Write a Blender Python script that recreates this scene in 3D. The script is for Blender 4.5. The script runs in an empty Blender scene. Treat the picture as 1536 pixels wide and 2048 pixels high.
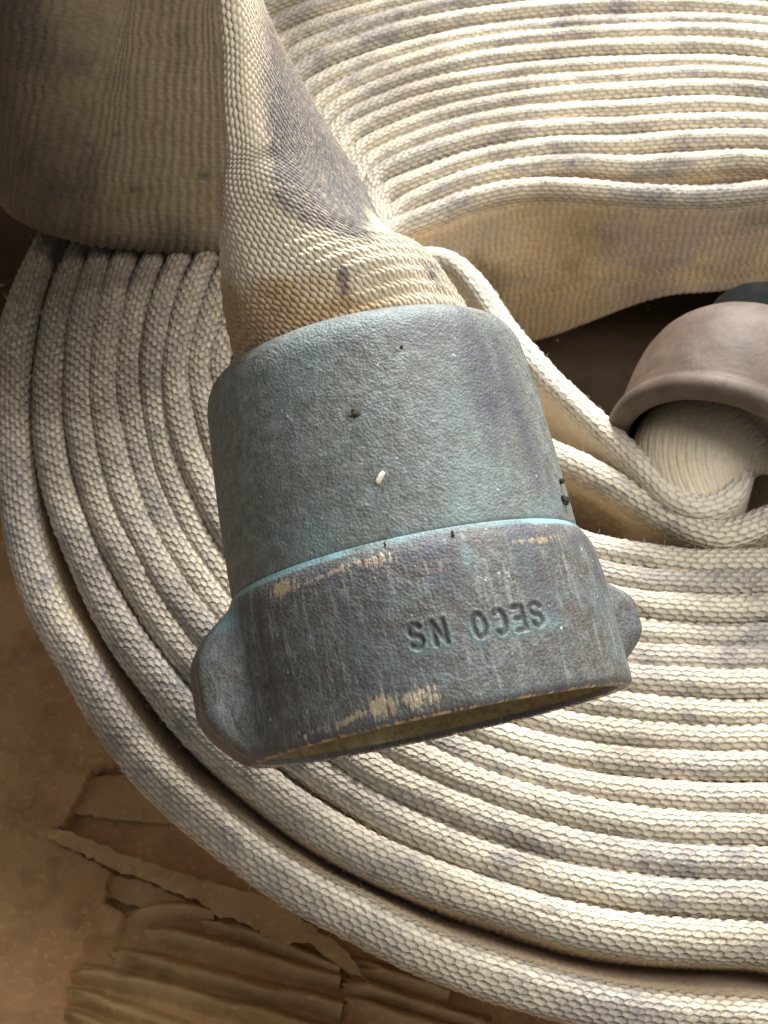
import bpy, math, random
import numpy as np
from mathutils import Matrix, Vector
rng = np.random.default_rng(7)
random.seed(7)
C = bpy.context.scene.collection
# ------------------------------------------------------------------ camera, world, lights (1 unit = 1 cm)
ALPHA = math.radians(32.0); D0 = 31.0; HT = 6.2; F = 2958.0; W0, H0 = 1536.0, 2048.0
look = np.array([0, math.sin(ALPHA), -math.cos(ALPHA)])
camR = np.array([1.0, 0, 0]); camU = np.array([0, math.cos(ALPHA), math.sin(ALPHA)]); camB = -look
CAM = np.array([0, 0, HT]) - D0 * look
cd = bpy.data.cameras.new("camera"); cam = bpy.data.objects.new("camera", cd); C.objects.link(cam)
cam.location = CAM.tolist(); cam.rotation_euler = (ALPHA, 0, 0)
cd.sensor_fit = 'VERTICAL'; cd.sensor_height = 36.0; cd.sensor_width = 27.0; cd.lens = F / H0 * 36.0
cd.clip_start = 0.5; cd.clip_end = 2000
cd.dof.use_dof = True; cd.dof.focus_distance = 24.6; cd.dof.aperture_fstop = 0.052 / 0.105
bpy.context.scene.camera = cam
vs = bpy.context.scene.view_settings
vs.view_transform = 'Standard'; vs.look = 'None'; vs.exposure = 0.0; vs.gamma = 1.0
w = bpy.data.worlds.new("World"); bpy.context.scene.world = w; w.use_nodes = True
bg = w.node_tree.nodes['Background']; bg.inputs[0].default_value = (0.93, 0.93, 0.90, 1); bg.inputs[1].default_value = 0.28

def area(name, loc, target, sx, sy, power, col, spread=180):
    l = bpy.data.lights.new(name, 'AREA'); l.shape = 'RECTANGLE'; l.size = sx; l.size_y = sy
    l.energy = power; l.color = col; l.spread = math.radians(spread)
    o = bpy.data.objects.new(name, l); C.objects.link(o); o.location = loc
    o.rotation_euler = (Vector(target) - Vector(loc)).to_track_quat('-Z', 'Y').to_euler()
    return o
area("window_light", (10, 74, 48), (1, 0, 6), 36, 26, 205000, (0.98, 0.985, 1.0))
area("fill_light", (36, -3, 62), (2, -3, 5), 32, 26, 34000, (1.0, 0.99, 0.965))  # unseen fill lamp, added to brighten the front of the coupling

# ------------------------------------------------------------------ helpers
def ray(px, py):
    px = np.asarray(px, float); py = np.asarray(py, float)
    x = (px - 768) / F; y = -(py - 1024) / F
    return x[..., None] * camR + y[..., None] * camU + look
def unz(px, py, z):
    r = ray(px, py); t = (z - CAM[2]) / r[..., 2]
    return CAM + r * t[..., None]
def und(px, py, d):
    return CAM + ray(px, py) * np.asarray(d, float)[..., None]
def proj(P):
    q = P - CAM; d = q @ look
    return 768 + F * (q @ camR) / d, 1024 - F * (q @ camU) / d, d
def hash2(i, j, s=0):
    n = (i.astype(np.int64) * 374761393 + j.astype(np.int64) * 668265263 + s * 974634777) & 0x7fffffff
    n = ((n ^ (n >> 13)) * 1274126177) & 0x7fffffff
    n = n ^ (n >> 16)
    return (n & 0xffff) / 65535.0
def vnoise(x, y, s=0):
    xi = np.floor(x); yi = np.floor(y); fx = x - xi; fy = y - yi
    fx = fx * fx * (3 - 2 * fx); fy = fy * fy * (3 - 2 * fy)
    a = hash2(xi, yi, s); b = hash2(xi + 1, yi, s); c = hash2(xi, yi + 1, s); d = hash2(xi + 1, yi + 1, s)
    return a + (b - a) * fx + (c - a) * fy + (a - b - c + d) * fx * fy
def fbm(x, y, s=0, o=4):
    r = 0; a = .5; t = 0
    for k in range(o):
        r = r + a * vnoise(x, y, s + k * 17); t += a; a *= .5; x = x * 2.03 + 3.1; y = y * 2.03 + 1.7
    return r / t
def sstep(a, b, x):
    t = np.clip((x - a) / (b - a), 0, 1); return t * t * (3 - 2 * t)
def grid_mesh(name, P, closed_u=False, closed_v=False, uv=None, attrs=None, mat=None, parent=None, flip=False):
    nu, nv = P.shape[:2]
    iu = np.arange(nu if closed_u else nu - 1); iv = np.arange(nv if closed_v else nv - 1)
    A, B = np.meshgrid(iu, iv, indexing='ij'); A2 = (A + 1) % nu; B2 = (B + 1) % nv
    q = np.stack([A * nv + B, A2 * nv + B, A2 * nv + B2, A * nv + B2], -1).reshape(-1, 4)
    if flip: q = q[:, ::-1]
    me = bpy.data.meshes.new(name)
    me.vertices.add(nu * nv); me.vertices.foreach_set('co', P.reshape(-1).astype(np.float32))
    me.loops.add(q.size); me.loops.foreach_set('vertex_index', q.reshape(-1).astype(np.int32))
    me.polygons.add(len(q)); me.polygons.foreach_set('loop_start', (np.arange(len(q)) * 4).astype(np.int32))
    me.polygons.foreach_set('use_smooth', np.ones(len(q), bool))
    for k, v in (attrs or {}).items():
        a = me.attributes.new(k, 'FLOAT', 'POINT'); a.data.foreach_set('value', np.broadcast_to(v, (nu, nv)).reshape(-1).astype(np.float32))
    me.update(); me.validate()
    if mat: me.materials.append(mat)
    return link(name, me, parent)
def link(name, me, parent=None):
    o = bpy.data.objects.new(name, me); C.objects.link(o)
    if parent is not None: o.parent = parent
    return o
def poly_mesh(name, V, Fc, mat=None, parent=None, smooth=True):
    me = bpy.data.meshes.new(name); me.from_pydata([tuple(map(float, v)) for v in V], [], [tuple(int(i) for i in f) for f in Fc]); me.update()
    me.polygons.foreach_set('use_smooth', np.full(len(me.polygons), smooth))
    if mat: me.materials.append(mat)
    return link(name, me, parent)
def thing(name, label, cat, loc=(0, 0, 0), group=None):
    o = bpy.data.objects.new(name, None); C.objects.link(o); o['label'] = label; o['category'] = cat
    o.empty_display_size = .5
    if group: o['group'] = group
    return o
def tag(o, label, cat, group=None):
    o['label'] = label; o['category'] = cat
    if group: o['group'] = group
    return o

# ------------------------------------------------------------------ materials
class NT:
    def __init__(s, name):
        s.m = bpy.data.materials.new(name); s.m.use_nodes = True; s.t = s.m.node_tree; s.n = s.t.nodes; s.l = s.t.links
        s.b = s.n['Principled BSDF']
    def node(s, ty, **kw):
        n = s.n.new(ty)
        for k, v in kw.items(): setattr(n, k, v)
        return n
    def put(s, sock, v):
        if isinstance(v, bpy.types.NodeSocket): s.l.new(v, sock)
        elif v is not None:
            sock.default_value = v if not (isinstance(v, tuple) and len(v) == 3 and sock.type == 'RGBA') else v + (1,)
    def attr(s, name): return s.node('ShaderNodeAttribute', attribute_name=name).outputs['Fac']
    def obj(s): return s.node('ShaderNodeTexCoord').outputs['Object']
    def noise(s, scale, detail=4, rough=.55, vec=None, off=None, dist=0):
        n = s.node('ShaderNodeTexNoise'); v = vec if vec is not None else s.obj()
        if off is not None:
            m = s.node('ShaderNodeMapping'); s.l.new(v, m.inputs[0]); m.inputs[1].default_value = off; v = m.outputs[0]
        s.l.new(v, n.inputs['Vector']); n.inputs['Scale'].default_value = scale; n.inputs['Detail'].default_value = detail
        n.inputs['Roughness'].default_value = rough; n.inputs['Distortion'].default_value = dist
        return n.outputs['Fac']
    def stretch(s, vec, sc):
        m = s.node('ShaderNodeMapping'); s.l.new(vec, m.inputs[0]); m.inputs[3].default_value = sc; return m.outputs[0]
    def ramp(s, x, a, b, lo=0., hi=1.):
        n = s.node('ShaderNodeMapRange'); n.interpolation_type = 'SMOOTHSTEP'; s.put(n.inputs[0], x)
        for i, v in enumerate((a, b, lo, hi)): n.inputs[i + 1].default_value = v
        return n.outputs[0]
    def math(s, op, a, b=None):
        n = s.node('ShaderNodeMath', operation=op); s.put(n.inputs[0], a); s.put(n.inputs[1], b); return n.outputs[0]
    def mix(s, f, a, b, mode='MIX'):
        n = s.node('ShaderNodeMix', data_type='RGBA', blend_type=mode); s.put(n.inputs[0], f)
        s.put(n.inputs[6], a); s.put(n.inputs[7], b); return n.outputs[2]
    def bump(s, h, dist, strength=1., normal=None):
        n = s.node('ShaderNodeBump'); s.put(n.inputs['Height'], h); n.inputs['Distance'].default_value = dist
        n.inputs['Strength'].default_value = strength
        if normal is not None: s.l.new(normal, n.inputs['Normal'])
        return n.outputs[0]
    def out(s, col, rough=.8, metal=0., normal=None, spec=.3, sheen=0.):
        b = s.b; s.put(b.inputs['Base Color'], col); s.put(b.inputs['Roughness'], rough); s.put(b.inputs['Metallic'], metal)
        s.put(b.inputs['Specular IOR Level'], spec); b.inputs['Sheen Weight'].default_value = sheen
        b.inputs['Sheen Roughness'].default_value = .5
        if normal is not None: s.l.new(normal, b.inputs['Normal'])
        return s.m

def canvas_mat(name, edge, face, dirt, brown=(.30, .20, .10), dirt_amt=.55, stain=0.0, tintw=.38, bumpd=.068):
    m = NT(name)
    ed = m.attr('edge_distance'); ht = m.attr('bead_height'); tint = m.attr('bead_tint'); dm = m.attr('dirt_mask'); bm_ = m.attr('stain_shade_mask')
    big = m.noise(.35, 3); mid = m.noise(1.3, 4, off=(5, 2, 1)); fine = m.noise(9, 4)
    wu = m.attr('weave_u'); wv = m.attr('weave_v'); bw_ = m.attr('bead_weight'); r0 = m.math('ROUND', wv); best = None
    for dr in (-1., 0., 1.):
        r_ = m.math('ADD', r0, dr); x_ = m.math('ADD', wu, m.math('MULTIPLY', m.math('FLOORED_MODULO', r_, 2.), .5))
        du = m.math('MULTIPLY', m.math('SUBTRACT', x_, m.math('ROUND', x_)), 1.93); dv = m.math('DIVIDE', m.math('SUBTRACT', wv, r_), .61)
        h_ = m.math('SUBTRACT', 1., m.math('ADD', m.math('MULTIPLY', du, du), m.math('MULTIPLY', dv, dv)))
        id_ = m.math('ADD', m.math('MULTIPLY', m.math('ROUND', x_), 7.13), m.math('MULTIPLY', r_, 3.71))
        if best is None: best = h_; bid = id_
        else:
            cnd = m.math('GREATER_THAN', h_, best); bid = m.math('ADD', m.math('MULTIPLY', cnd, id_), m.math('MULTIPLY', m.math('SUBTRACT', 1., cnd), bid))
            best = m.math('MAXIMUM', best, h_)
    bead = m.math('POWER', m.math('MINIMUM', m.math('MAXIMUM', m.math('ADD', best, .03), 0.), 1.), .8)
    wn_ = m.node('ShaderNodeTexWhiteNoise', noise_dimensions='1D'); m.put(wn_.inputs['W'], bid); tint = wn_.outputs['Value']
    c = m.mix(m.ramp(ed, .34, .70), edge, face)
    c = m.mix(m.ramp(tint, 0, 1, 0, tintw), c, (.78, .66, .50), 'MIX')
    # grime rubbed over the proud threads, in patches
    g = m.math('MULTIPLY', m.ramp(mid, .42, .68), m.ramp(ht, .15, .9, .35, 1))
    g = m.math('MULTIPLY', g, m.ramp(tint, 0, 1, .25, 1.4))
    g = m.math('MULTIPLY', g, m.ramp(ed, .9, .3, .25, 1))
    g = m.math('MULTIPLY', g, dirt_amt)
    g = m.math('ADD', g, m.math('MULTIPLY', dm, m.ramp(fine, .25, .65, .55, 1)))
    n = m.node('ShaderNodeMath', operation='MINIMUM'); m.put(n.inputs[0], g); n.inputs[1].default_value = .93
    c = m.mix(n.outputs[0], c, dirt)
    c = m.mix(m.math('MULTIPLY', m.ramp(big, .45, .75), .35 + stain), c, brown)
    c = m.mix(m.math('MULTIPLY', bm_, m.ramp(fine, .2, .7, .5, 1)), c, brown)
    c = m.mix(m.ramp(fine, .3, .75, 0, .22), c, (.30, .25, .19))
    fib = m.noise(34, 3, .6)
    strand = m.math('SINE', m.math('ADD', m.math('MULTIPLY', wu, 16.), m.math('MULTIPLY', wv, 9.)))
    hb = m.math('MULTIPLY', m.math('ADD', bead, m.math('MULTIPLY', strand, .035)), bw_)
    n0 = m.bump(hb, bumpd, 1.)
    nrm = m.bump(m.math('ADD', m.math('MULTIPLY', fine, .5), fib), .012, .5, normal=n0)
    return m.out(c, .92, 0, nrm, .12, .18)
M_canvas = canvas_mat('woven_cotton', (.78, .685, .52), (.62, .46, .26), (.31, .285, .28), (.120, .076, .036), .60)
M_canvas_end = canvas_mat('woven_cotton_grimy', (.70, .60, .43), (.60, .52, .40), (.085, .085, .095), (.40, .23, .085), .16, .0, .3, .040)
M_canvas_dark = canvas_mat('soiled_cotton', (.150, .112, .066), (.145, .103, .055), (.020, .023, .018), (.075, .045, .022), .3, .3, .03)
M_canvas_clean = canvas_mat('pale_cotton', (.80, .71, .57), (.80, .68, .50), (.33, .29, .25), (.4, .27, .14), .2, .0, .3, .045)

def patina_mat(name, kind):
    m = NT(name)
    wear = m.attr('wear'); verd = m.attr('verdigris'); oxide = m.attr('oxide'); groove = m.attr('engraved')
    big = m.noise(.55, 4, .6); mid = m.noise(2.4, 5, .65, off=(3, 1, 2)); fine = m.noise(11, 5, .7); vf = m.noise(30, 3, .6)
    cx = m.node('ShaderNodeCombineXYZ'); m.put(cx.inputs[0], m.attr('around')); m.put(cx.inputs[1], m.attr('along')); sv = cx.outputs[0]
    strk = m.noise(1.0, 4, .65, vec=m.stretch(sv, (9, .8, 1))); strk2 = m.noise(1.0, 4, .7, vec=m.stretch(sv, (22, 2.0, 1)), off=(3, 3, 0))
    crust = m.noise(4.5, 6, .75, off=(8, 1, 4))
    if kind == 'collar':
        c = m.mix(m.ramp(big, .35, .65), (.178, .186, .172), (.180, .208, .198))
        c = m.mix(m.ramp(mid, .40, .62, 0, .6), c, (.185, .185, .155))
        c = m.mix(m.ramp(fine, .33, .58, .6, 0), c, (.085, .095, .085))
        c = m.mix(m.ramp(vf, .58, .74, 0, .55), c, (.30, .36, .32))
    else:
        c = m.mix(m.ramp(big, .35, .65), (.128, .122, .108), (.145, .155, .146))
        c = m.mix(m.ramp(mid, .42, .64, 0, .7), c, (.13, .105, .088))
        c = m.mix(m.ramp(fine, .35, .60, .6, 0), c, (.055, .055, .052))
        c = m.mix(m.ramp(vf, .58, .74, 0, .6), c, (.28, .30, .27))
    c = m.mix(m.ramp(crust, .53, .57, 0, .38), c, (.30, .34, .32) if kind == 'collar' else (.23, .25, .24))
    c = m.mix(m.ramp(crust, .44, .40, 0, .45), c, (.075, .070, .058))
    c = m.mix(m.ramp(strk, .52, .66, 0, .65 if kind != 'collar' else .10), c, (.27, .28, .275))
    c = m.mix(m.ramp(strk2, .47, .36, 0, .5 if kind != 'collar' else .12), c, (.055, .050, .046))
    c = m.mix(m.math('MULTIPLY', oxide, m.ramp(m.math('ADD', m.math('MULTIPLY', fine, .5), m.math('MULTIPLY', crust, .5)), .40, .52, .25, 1)), c, (.085, .083, .100))
    c = m.mix(m.math('MULTIPLY', m.attr('bloom'), m.ramp(m.math('ADD', m.math('MULTIPLY', fine, .5), m.math('MULTIPLY', crust, .5)), .42, .54, .15, .9)), c, (.26, .215, .255))
    c = m.mix(m.math('MULTIPLY', verd, m.ramp(fine, .25, .5, .4, .9)), c, (.25, .43, .45) if kind != 'collar' else (.20, .275, .272))
    c = m.mix(m.math('MULTIPLY', groove, .12), c, (.055, .045, .03))
    wn = m.ramp(m.math('ADD', wear, m.math('ADD', m.math('MULTIPLY', m.math('SUBTRACT', strk2, .5), 1.9), m.math('MULTIPLY', m.math('SUBTRACT', fine, .5), 1.0))), .38, .86)
    c = m.mix(wn, c, m.mix(m.ramp(mid, .4, .6), (.60, .45, .31), (.76, .62, .40)))
    sp = m.ramp(m.noise(7, 2, .5, off=(9, 9, 9)), .735, .76)
    c = m.mix(m.math('MULTIPLY', sp, .7), c, (.55, .60, .58))
    rough = m.ramp(wn, 0, 1, .62, .36); met = m.math('ADD', m.math('MULTIPLY', wn, .75), .10)
    vo = m.node('ShaderNodeTexVoronoi'); vo.feature = 'SMOOTH_F1'; m.l.new(m.obj(), vo.inputs['Vector']); vo.inputs['Scale'].default_value = 22; vo.inputs['Smoothness'].default_value = .6
    grain = m.math('ADD', m.math('MULTIPLY', vo.outputs['Distance'], -.75), m.math('ADD', m.math('MULTIPLY', m.noise(7, 3, .6), .9), m.math('MULTIPLY', vf, .45)))
    g2 = m.math('MULTIPLY', grain, m.ramp(wn, 0, 1, 1, .3))
    nrm = m.bump(g2, .024, .75)
    return m.out(c, rough, met, nrm, .45)
M_collar = patina_mat('verdigris_bronze', 'collar')
M_swivel = patina_mat('tarnished_bronze', 'swivel')
def brass_in():
    m = NT('dull_brass'); n1 = m.noise(3, 4); v = m.stretch(m.obj(), (1, 1, 1))
    c = m.mix(m.ramp(n1, .35, .65), (.36, .28, .13), (.46, .37, .18)); c = m.mix(m.ramp(m.noise(7, 4), .5, .65, 0, .5), c, (.16, .12, .06))
    return m.out(c, .40, .35, m.bump(m.noise(9, 4), .02, .4), .5)
M_brass = brass_in()
def simple(name, a, b, sc=2., rough=.85, metal=0., bsc=10., bd=.02, spec=.3):
    m = NT(name); c = m.mix(m.ramp(m.noise(sc, 5, .6), .35, .65), a, b)
    c = m.mix(m.ramp(m.noise(sc * 6, 4), .5, .75, 0, .35), c, tuple(x * .55 for x in a))
    return m.out(c, rough, metal, m.bump(m.noise(bsc, 4), bd, .6), spec)
M_tan = simple('tan_painted_metal', (.088, .060, .041), (.125, .088, .062), 1.2, .62, .1, 8, .015, .35)
M_green = simple('green_black_metal', (.006, .007, .006), (.012, .013, .011), 2, .9, 0, spec=.1)
M_crumb = simple('dark_soil', (.03, .027, .022), (.07, .06, .05), 8, .95)
M_chip = simple('pale_chip', (.75, .68, .58), (.62, .5, .38), 8, .7)
M_rubber = simple('old_rubber', (.05, .045, .035), (.09, .08, .06), 4, .7)
def card(name, a, b, dark=(.05, .03, .018)):
    m = NT(name); big = m.noise(.25, 4, .6); mid = m.noise(1.1, 5, .65, off=(4, 0, 2)); fine = m.noise(6, 5, .7)
    c = m.mix(m.ramp(big, .35, .65), a, b); c = m.mix(m.ramp(mid, .45, .75, 0, .38), c, dark)
    c = m.mix(m.ramp(fine, .52, .72, 0, .35), c, tuple(min(1, x * 1.7) for x in b))
    c = m.mix(m.math('MULTIPLY', m.attr('painted_shade'), .92), c, (.012, .010, .008))  # near-black colour where shade is painted onto the floor
    sp = m.ramp(m.noise(2.3, 2, .5, off=(7, 3, 0)), .74, .77); c = m.mix(m.math('MULTIPLY', sp, .6), c, (.5, .42, .33))
    return m.out(c, .85, 0, m.bump(m.math('ADD', mid, fine), .05, .5), .2)
M_card = card('damp_cardboard', (.44, .245, .115), (.55, .335, .165))
M_card2 = card('torn_cardboard', (.44, .28, .13), (.54, .36, .18), (.15, .08, .038))

# ------------------------------------------------------------------ woven surface
PU, PV, RP = .246, .106, .178        # bead length, bead row pitch, rib pitch on the flat
WV = {}
def weave(u, v, edge, amp=.040, rib_amp=.055, seed=0, pu=PU, pv=PV, rib=RP):
    """height, bead value and per-bead random for a knobbly woven jacket; edge=1 where beads are, 0 on the flat"""
    uu = u + .10 * (vnoise(u * .9, v * 3, seed + 5) - .5) + .06 * (vnoise(u * 3.2, v * 6, seed + 9) - .5)
    vv = v + .05 * (vnoise(u * .7, v * .6, seed + 11) - .5) + .028 * (vnoise(u * 3.5, v * 4, seed + 13) - .5)
    WV['weave_u'] = uu / pu; WV['weave_v'] = vv / pv; WV['bead_weight'] = edge * np.ones_like(u)
    r0 = np.floor(vv / pv + .5); best = np.full(u.shape, -9.); bi = np.zeros(u.shape); bj = np.zeros(u.shape)
    for dr in (-1, 0, 1):
        r = r0 + dr; ph = .5 * np.mod(r, 2)
        ci = np.floor(uu / pu + ph + .5)
        du = uu / pu + ph - ci; dv = vv / pv - r
        h = 1 - (du * 1.93) ** 2 - (dv / .61) ** 2
        b = h > best; best = np.where(b, h, best); bi = np.where(b, ci, bi); bj = np.where(b, r, bj)
    bead = np.clip(best + .02, 0, 1) ** .8; rnd = hash2(bi, bj, seed + 1)
    ribv = np.sqrt(np.clip(.5 + .5 * np.cos(2 * np.pi * (uu + .02 * np.sin(v / .1 * np.pi * 2)) / rib), 0, 1)) * (.8 + .2 * np.cos(2 * np.pi * v / .1))
    h = edge * amp * bead * (.7 + .5 * rnd) + (1 - edge) * rib_amp * ribv
    return h, edge * bead + (1 - edge) * ribv * .7, rnd

def catmull(P, n=24, closed=False):
    P = np.asarray(P, float)
    if closed: Q = np.vstack([P[-1:], P, P[:2]])
    else: Q = np.vstack([2 * P[0] - P[1], P, 2 * P[-1] - P[-2]])
    t = np.linspace(0, 1, n, endpoint=False)[:, None]; out = []
    for i in range(1, len(Q) - 2):
        a, b, c, d = Q[i - 1], Q[i], Q[i + 1], Q[i + 2]
        out.append(.5 * ((2 * b) + (-a + c) * t + (2 * a - 5 * b + 4 * c - d) * t ** 2 + (-a + 3 * b - 3 * c + d) * t ** 3))
    out = np.vstack(out)
    return out if closed else np.vstack([out, P[-1:]])
def resample(P, ds, closed=False):
    Q = np.vstack([P, P[:1]]) if closed else P
    L = np.r_[0, np.cumsum(np.linalg.norm(np.diff(Q[:, :3], axis=0), axis=1))]
    n = max(4, int(L[-1] / ds)); s = np.linspace(0, L[-1], n + 1)
    return np.stack([np.interp(s, L, Q[:, i]) for i in range(Q.shape[1])], 1), s
def smooth(P, k, closed=False):
    w_ = np.hanning(2 * k + 3)[1:-1]; w_ /= w_.sum()
    if closed: E = np.vstack([P[-k:], P, P[:k]])
    else: E = np.vstack([2 * P[0] - P[k:0:-1], P, 2 * P[-1] - P[-2:-k - 2:-1]])
    return np.stack([np.convolve(E[:, i], w_, 'valid') for i in range(P.shape[1])], 1)

FUZZ = []; FUZZ_N = 650
def hose_band(name, path, mat, parent, lean, T=.60, height=6.2, seed=0, fine_to=.95, face_to=None, outward=None, in_fine=.063, far_fine=.100, force=None, stain_fn=None, hscale=None, edge_w=(.48, .84), amp=.050):
    """flattened hose standing on edge; path (n,3) = line along its top, lean (n,) radians, outward (n,3) horizontal unit"""
    P, s = resample(np.hstack([path, lean[:, None], outward]), .02)
    # keep dense samples only where the photograph shows the strip
    px, py, d = proj(P[:, :3]); vis = (px > -60) & (px < 1596) & (py > -60) & (py < 2110)
    hid = ((px > 560) & (px < 1040) & (py > 700) & (py < 1380)) | ((px < 400) & (py < 380))
    far = d > 32.5
    step = np.where(vis, np.where(hid, .14, np.where(far, far_fine, in_fine)), .30) if force is None else np.full(len(px), force)
    keep = []; acc = 9.
    for i in range(len(s)):
        acc += .02
        if acc >= step[i] - 1e-6: keep.append(i); acc = 0.
    if keep[-1] != len(s) - 1: keep.append(len(s) - 1)
    P = P[keep]; s = s[keep]
    n = P[:, 4:7].copy(); n[:, 2] = 0; n /= np.linalg.norm(n, axis=1)[:, None]
    lam = P[:, 3]; z = np.array([0, 0, 1.])
    dn = -z * np.cos(lam)[:, None] - n * np.sin(lam)[:, None]; sd = n * np.cos(lam)[:, None] - z * np.sin(lam)[:, None]
    r = T / 2; ad = np.linspace(0, math.pi / 2, 200); Sd = np.r_[0, np.cumsum(np.hypot(np.diff(r * np.sin(ad) ** .75), np.diff(r * np.cos(ad))))]
    arc = Sd[-1]; vmax = arc + height - 2 * r
    vf = list(np.arange(0, fine_to, .035))
    last = vf[-1]
    if face_to:
        vf += list(np.arange(last + .06, face_to, .07)); last = vf[-1]
    vf += list(np.linspace(last + .2, vmax, 6)) + [vmax + k_ * math.pi * r / 8 for k_ in (1, 2, 3, 4)]
    v = np.array([-x for x in vf[:0:-1]] + vf)
    av = np.abs(v); sg = np.sign(v)
    a = np.interp(np.minimum(av, arc), Sd, ad)
    across = r * np.sin(a) ** .75 * sg; down = r - r * np.cos(a) + np.maximum(av - arc, 0)
    nx = np.sin(a) * sg; ny = -np.cos(a); flat = av > arc; nx = np.where(flat, sg, nx); ny = np.where(flat, 0, ny)
    U, V = np.meshgrid(s, v, indexing='ij')
    edge = 1 - sstep(edge_w[0], edge_w[1], np.abs(V) + .10 * (vnoise(U * 1.5, V * 0 + 3, seed) - .5))
    h, bead, rnd = weave(U, V, edge, seed=seed, amp=amp)
    h = h + .03 * (vnoise(U * .8, V * .8, seed + 40) - .5)
    bt = np.clip((av - vmax) / r, 0, math.pi / 2); across = np.where(av > vmax, r * np.cos(bt) * sg, across); down = np.where(av > vmax, r + (vmax - arc) + r * np.sin(bt), down)
    if hscale is not None: down = r + np.maximum(down - r, 0) * 1.0 + np.minimum(down - r, 0); HS = hscale(P[:, :3])[:, None]
    # the flats sag and wander a little
    wob = .06 * (vnoise(U * .35, V * .5, seed + 60) - .5) * sstep(.5, 2, np.abs(V))
    across = across[None, :] + (h * nx[None, :]) + wob; down = down[None, :] + h * ny[None, :]
    if hscale is not None: down = np.where(down > 1.2, 1.2 + (down - 1.2) * HS, down)
    _, qy_, _ = proj(P[:, :3]); across = across * (1 - (.24 if T < .62 else 1 - .46 / T) * sstep(620, 420, qy_) * (P[:, 1] > 0))[:, None]
    X = P[:, None, :3] + sd[:, None, :] * across[..., None] + dn[:, None, :] * down[..., None]
    ppx, ppy, pd_ = proj(X.reshape(-1, 3)); ok = (ppx > -20) & (ppx < 1556) & (ppy > 480) & (ppy < 2070) & (np.abs(V.reshape(-1)) > .12) & (np.abs(V.reshape(-1)) < .95)
    ids = np.flatnonzero(ok)
    if len(ids):
        pick = rng.choice(ids, min(len(ids), FUZZ_N), replace=False)
        nw = (sd[:, None, :] * np.broadcast_to(nx[None, :, None], X.shape[:2] + (1,)) + dn[:, None, :] * np.broadcast_to(ny[None, :, None], X.shape[:2] + (1,))).reshape(-1, 3)
        FUZZ.append(np.hstack([X.reshape(-1, 3)[pick], nw[pick]]))
    dirt = np.zeros_like(U); st = np.zeros_like(U)
    if stain_fn: dirt, st = stain_fn(X, U, V)  # st holds stains together with the shade painted as a brown cast
    return grid_mesh(name, X, False, False, attrs=dict(WV, edge_distance=np.abs(V), bead_height=bead, bead_tint=rnd, dirt_mask=dirt, stain_shade_mask=st), mat=mat, parent=parent)

# ------------------------------------------------------------------ the rolled hose: outlines traced as gap lines, laid on the roll's top plane
near = {
 2: [(1201,1122),(1292,1135),(1370,1146),(1450,1149),(1536,1146)],
 3: [(1250,1186),(1370,1197),(1450,1199),(1536,1196)],
 4: [(1271,1242),(1370,1249),(1536,1245)],
 5: [(1271,1293),(1370,1299),(1536,1298)],
 6: [(1258,1341),(1370,1347),(1536,1348)],
 7: [(1240,1388),(1370,1398),(1536,1401)],
 8: [(410,729),(1136,1427),(1240,1445),(1370,1454),(1536,1457)],
 9: [(369,729),(384,832),(404,899),(425,955),(1009,1447),(1136,1484),(1240,1497),(1318,1503),(1536,1506)],
 10:[(325,759),(337,861),(357,934),(390,1002),(439,1096),(905,1470),(996,1504),(1136,1539),(1240,1555),(1370,1565),(1536,1565)],
 11:[(281,759),(287,847),(311,949),(343,1031),(376,1100),(418,1160),(449,1201),(827,1496),(918,1535),(996,1561),(1136,1599),(1240,1617),(1370,1628),(1536,1630)],
 12:[(234,669),(229,788),(240,852),(258,952),(278,1011),(321,1100),(373,1178),(423,1251),(736,1509),(840,1559),(918,1595),(996,1623),(1136,1658),(1240,1677),(1370,1691),(1536,1693)],
 13:[(217,528),(199,601),(187,674),(176,788),(187,876),(205,955),(229,1031),(261,1100),(316,1201),(363,1261),(389,1293),(647,1520),(736,1580),(814,1616),(918,1658),(1022,1694),(1136,1728),(1240,1745),(1370,1758),(1536,1761)],
 14:[(173,507),(149,604),(135,674),(129,729),(126,817),(138,905),(158,993),(182,1066),(201,1100),(256,1204),(327,1313),(376,1370),(556,1535),(660,1603),(736,1653),(814,1694),(918,1738),(996,1765),(1136,1801),(1240,1820),(1370,1833),(1536,1839)],
 15:[(129,504),(97,586),(79,660),(68,729),(63,817),(70,934),(91,1022),(111,1081),(121,1100),(160,1196),(212,1293),(282,1384),(347,1470),(400,1520),(478,1587),(556,1650),(660,1718),(736,1759),(814,1791),(918,1830),(996,1853),(1136,1897),(1240,1917),(1370,1930),(1536,1935)],
 16:[(79,484),(44,566),(18,645),(0,704),(-10,800),(-12,900),(-8,1000),(0,1081),(29,1198),(60,1270),(100,1334),(152,1433),(217,1530),(269,1595),(400,1710),(478,1772),(582,1840),(686,1890),(736,1922),(866,1982),(1022,2034),(1200,2080),(1400,2105),(1536,2110)]}
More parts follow.
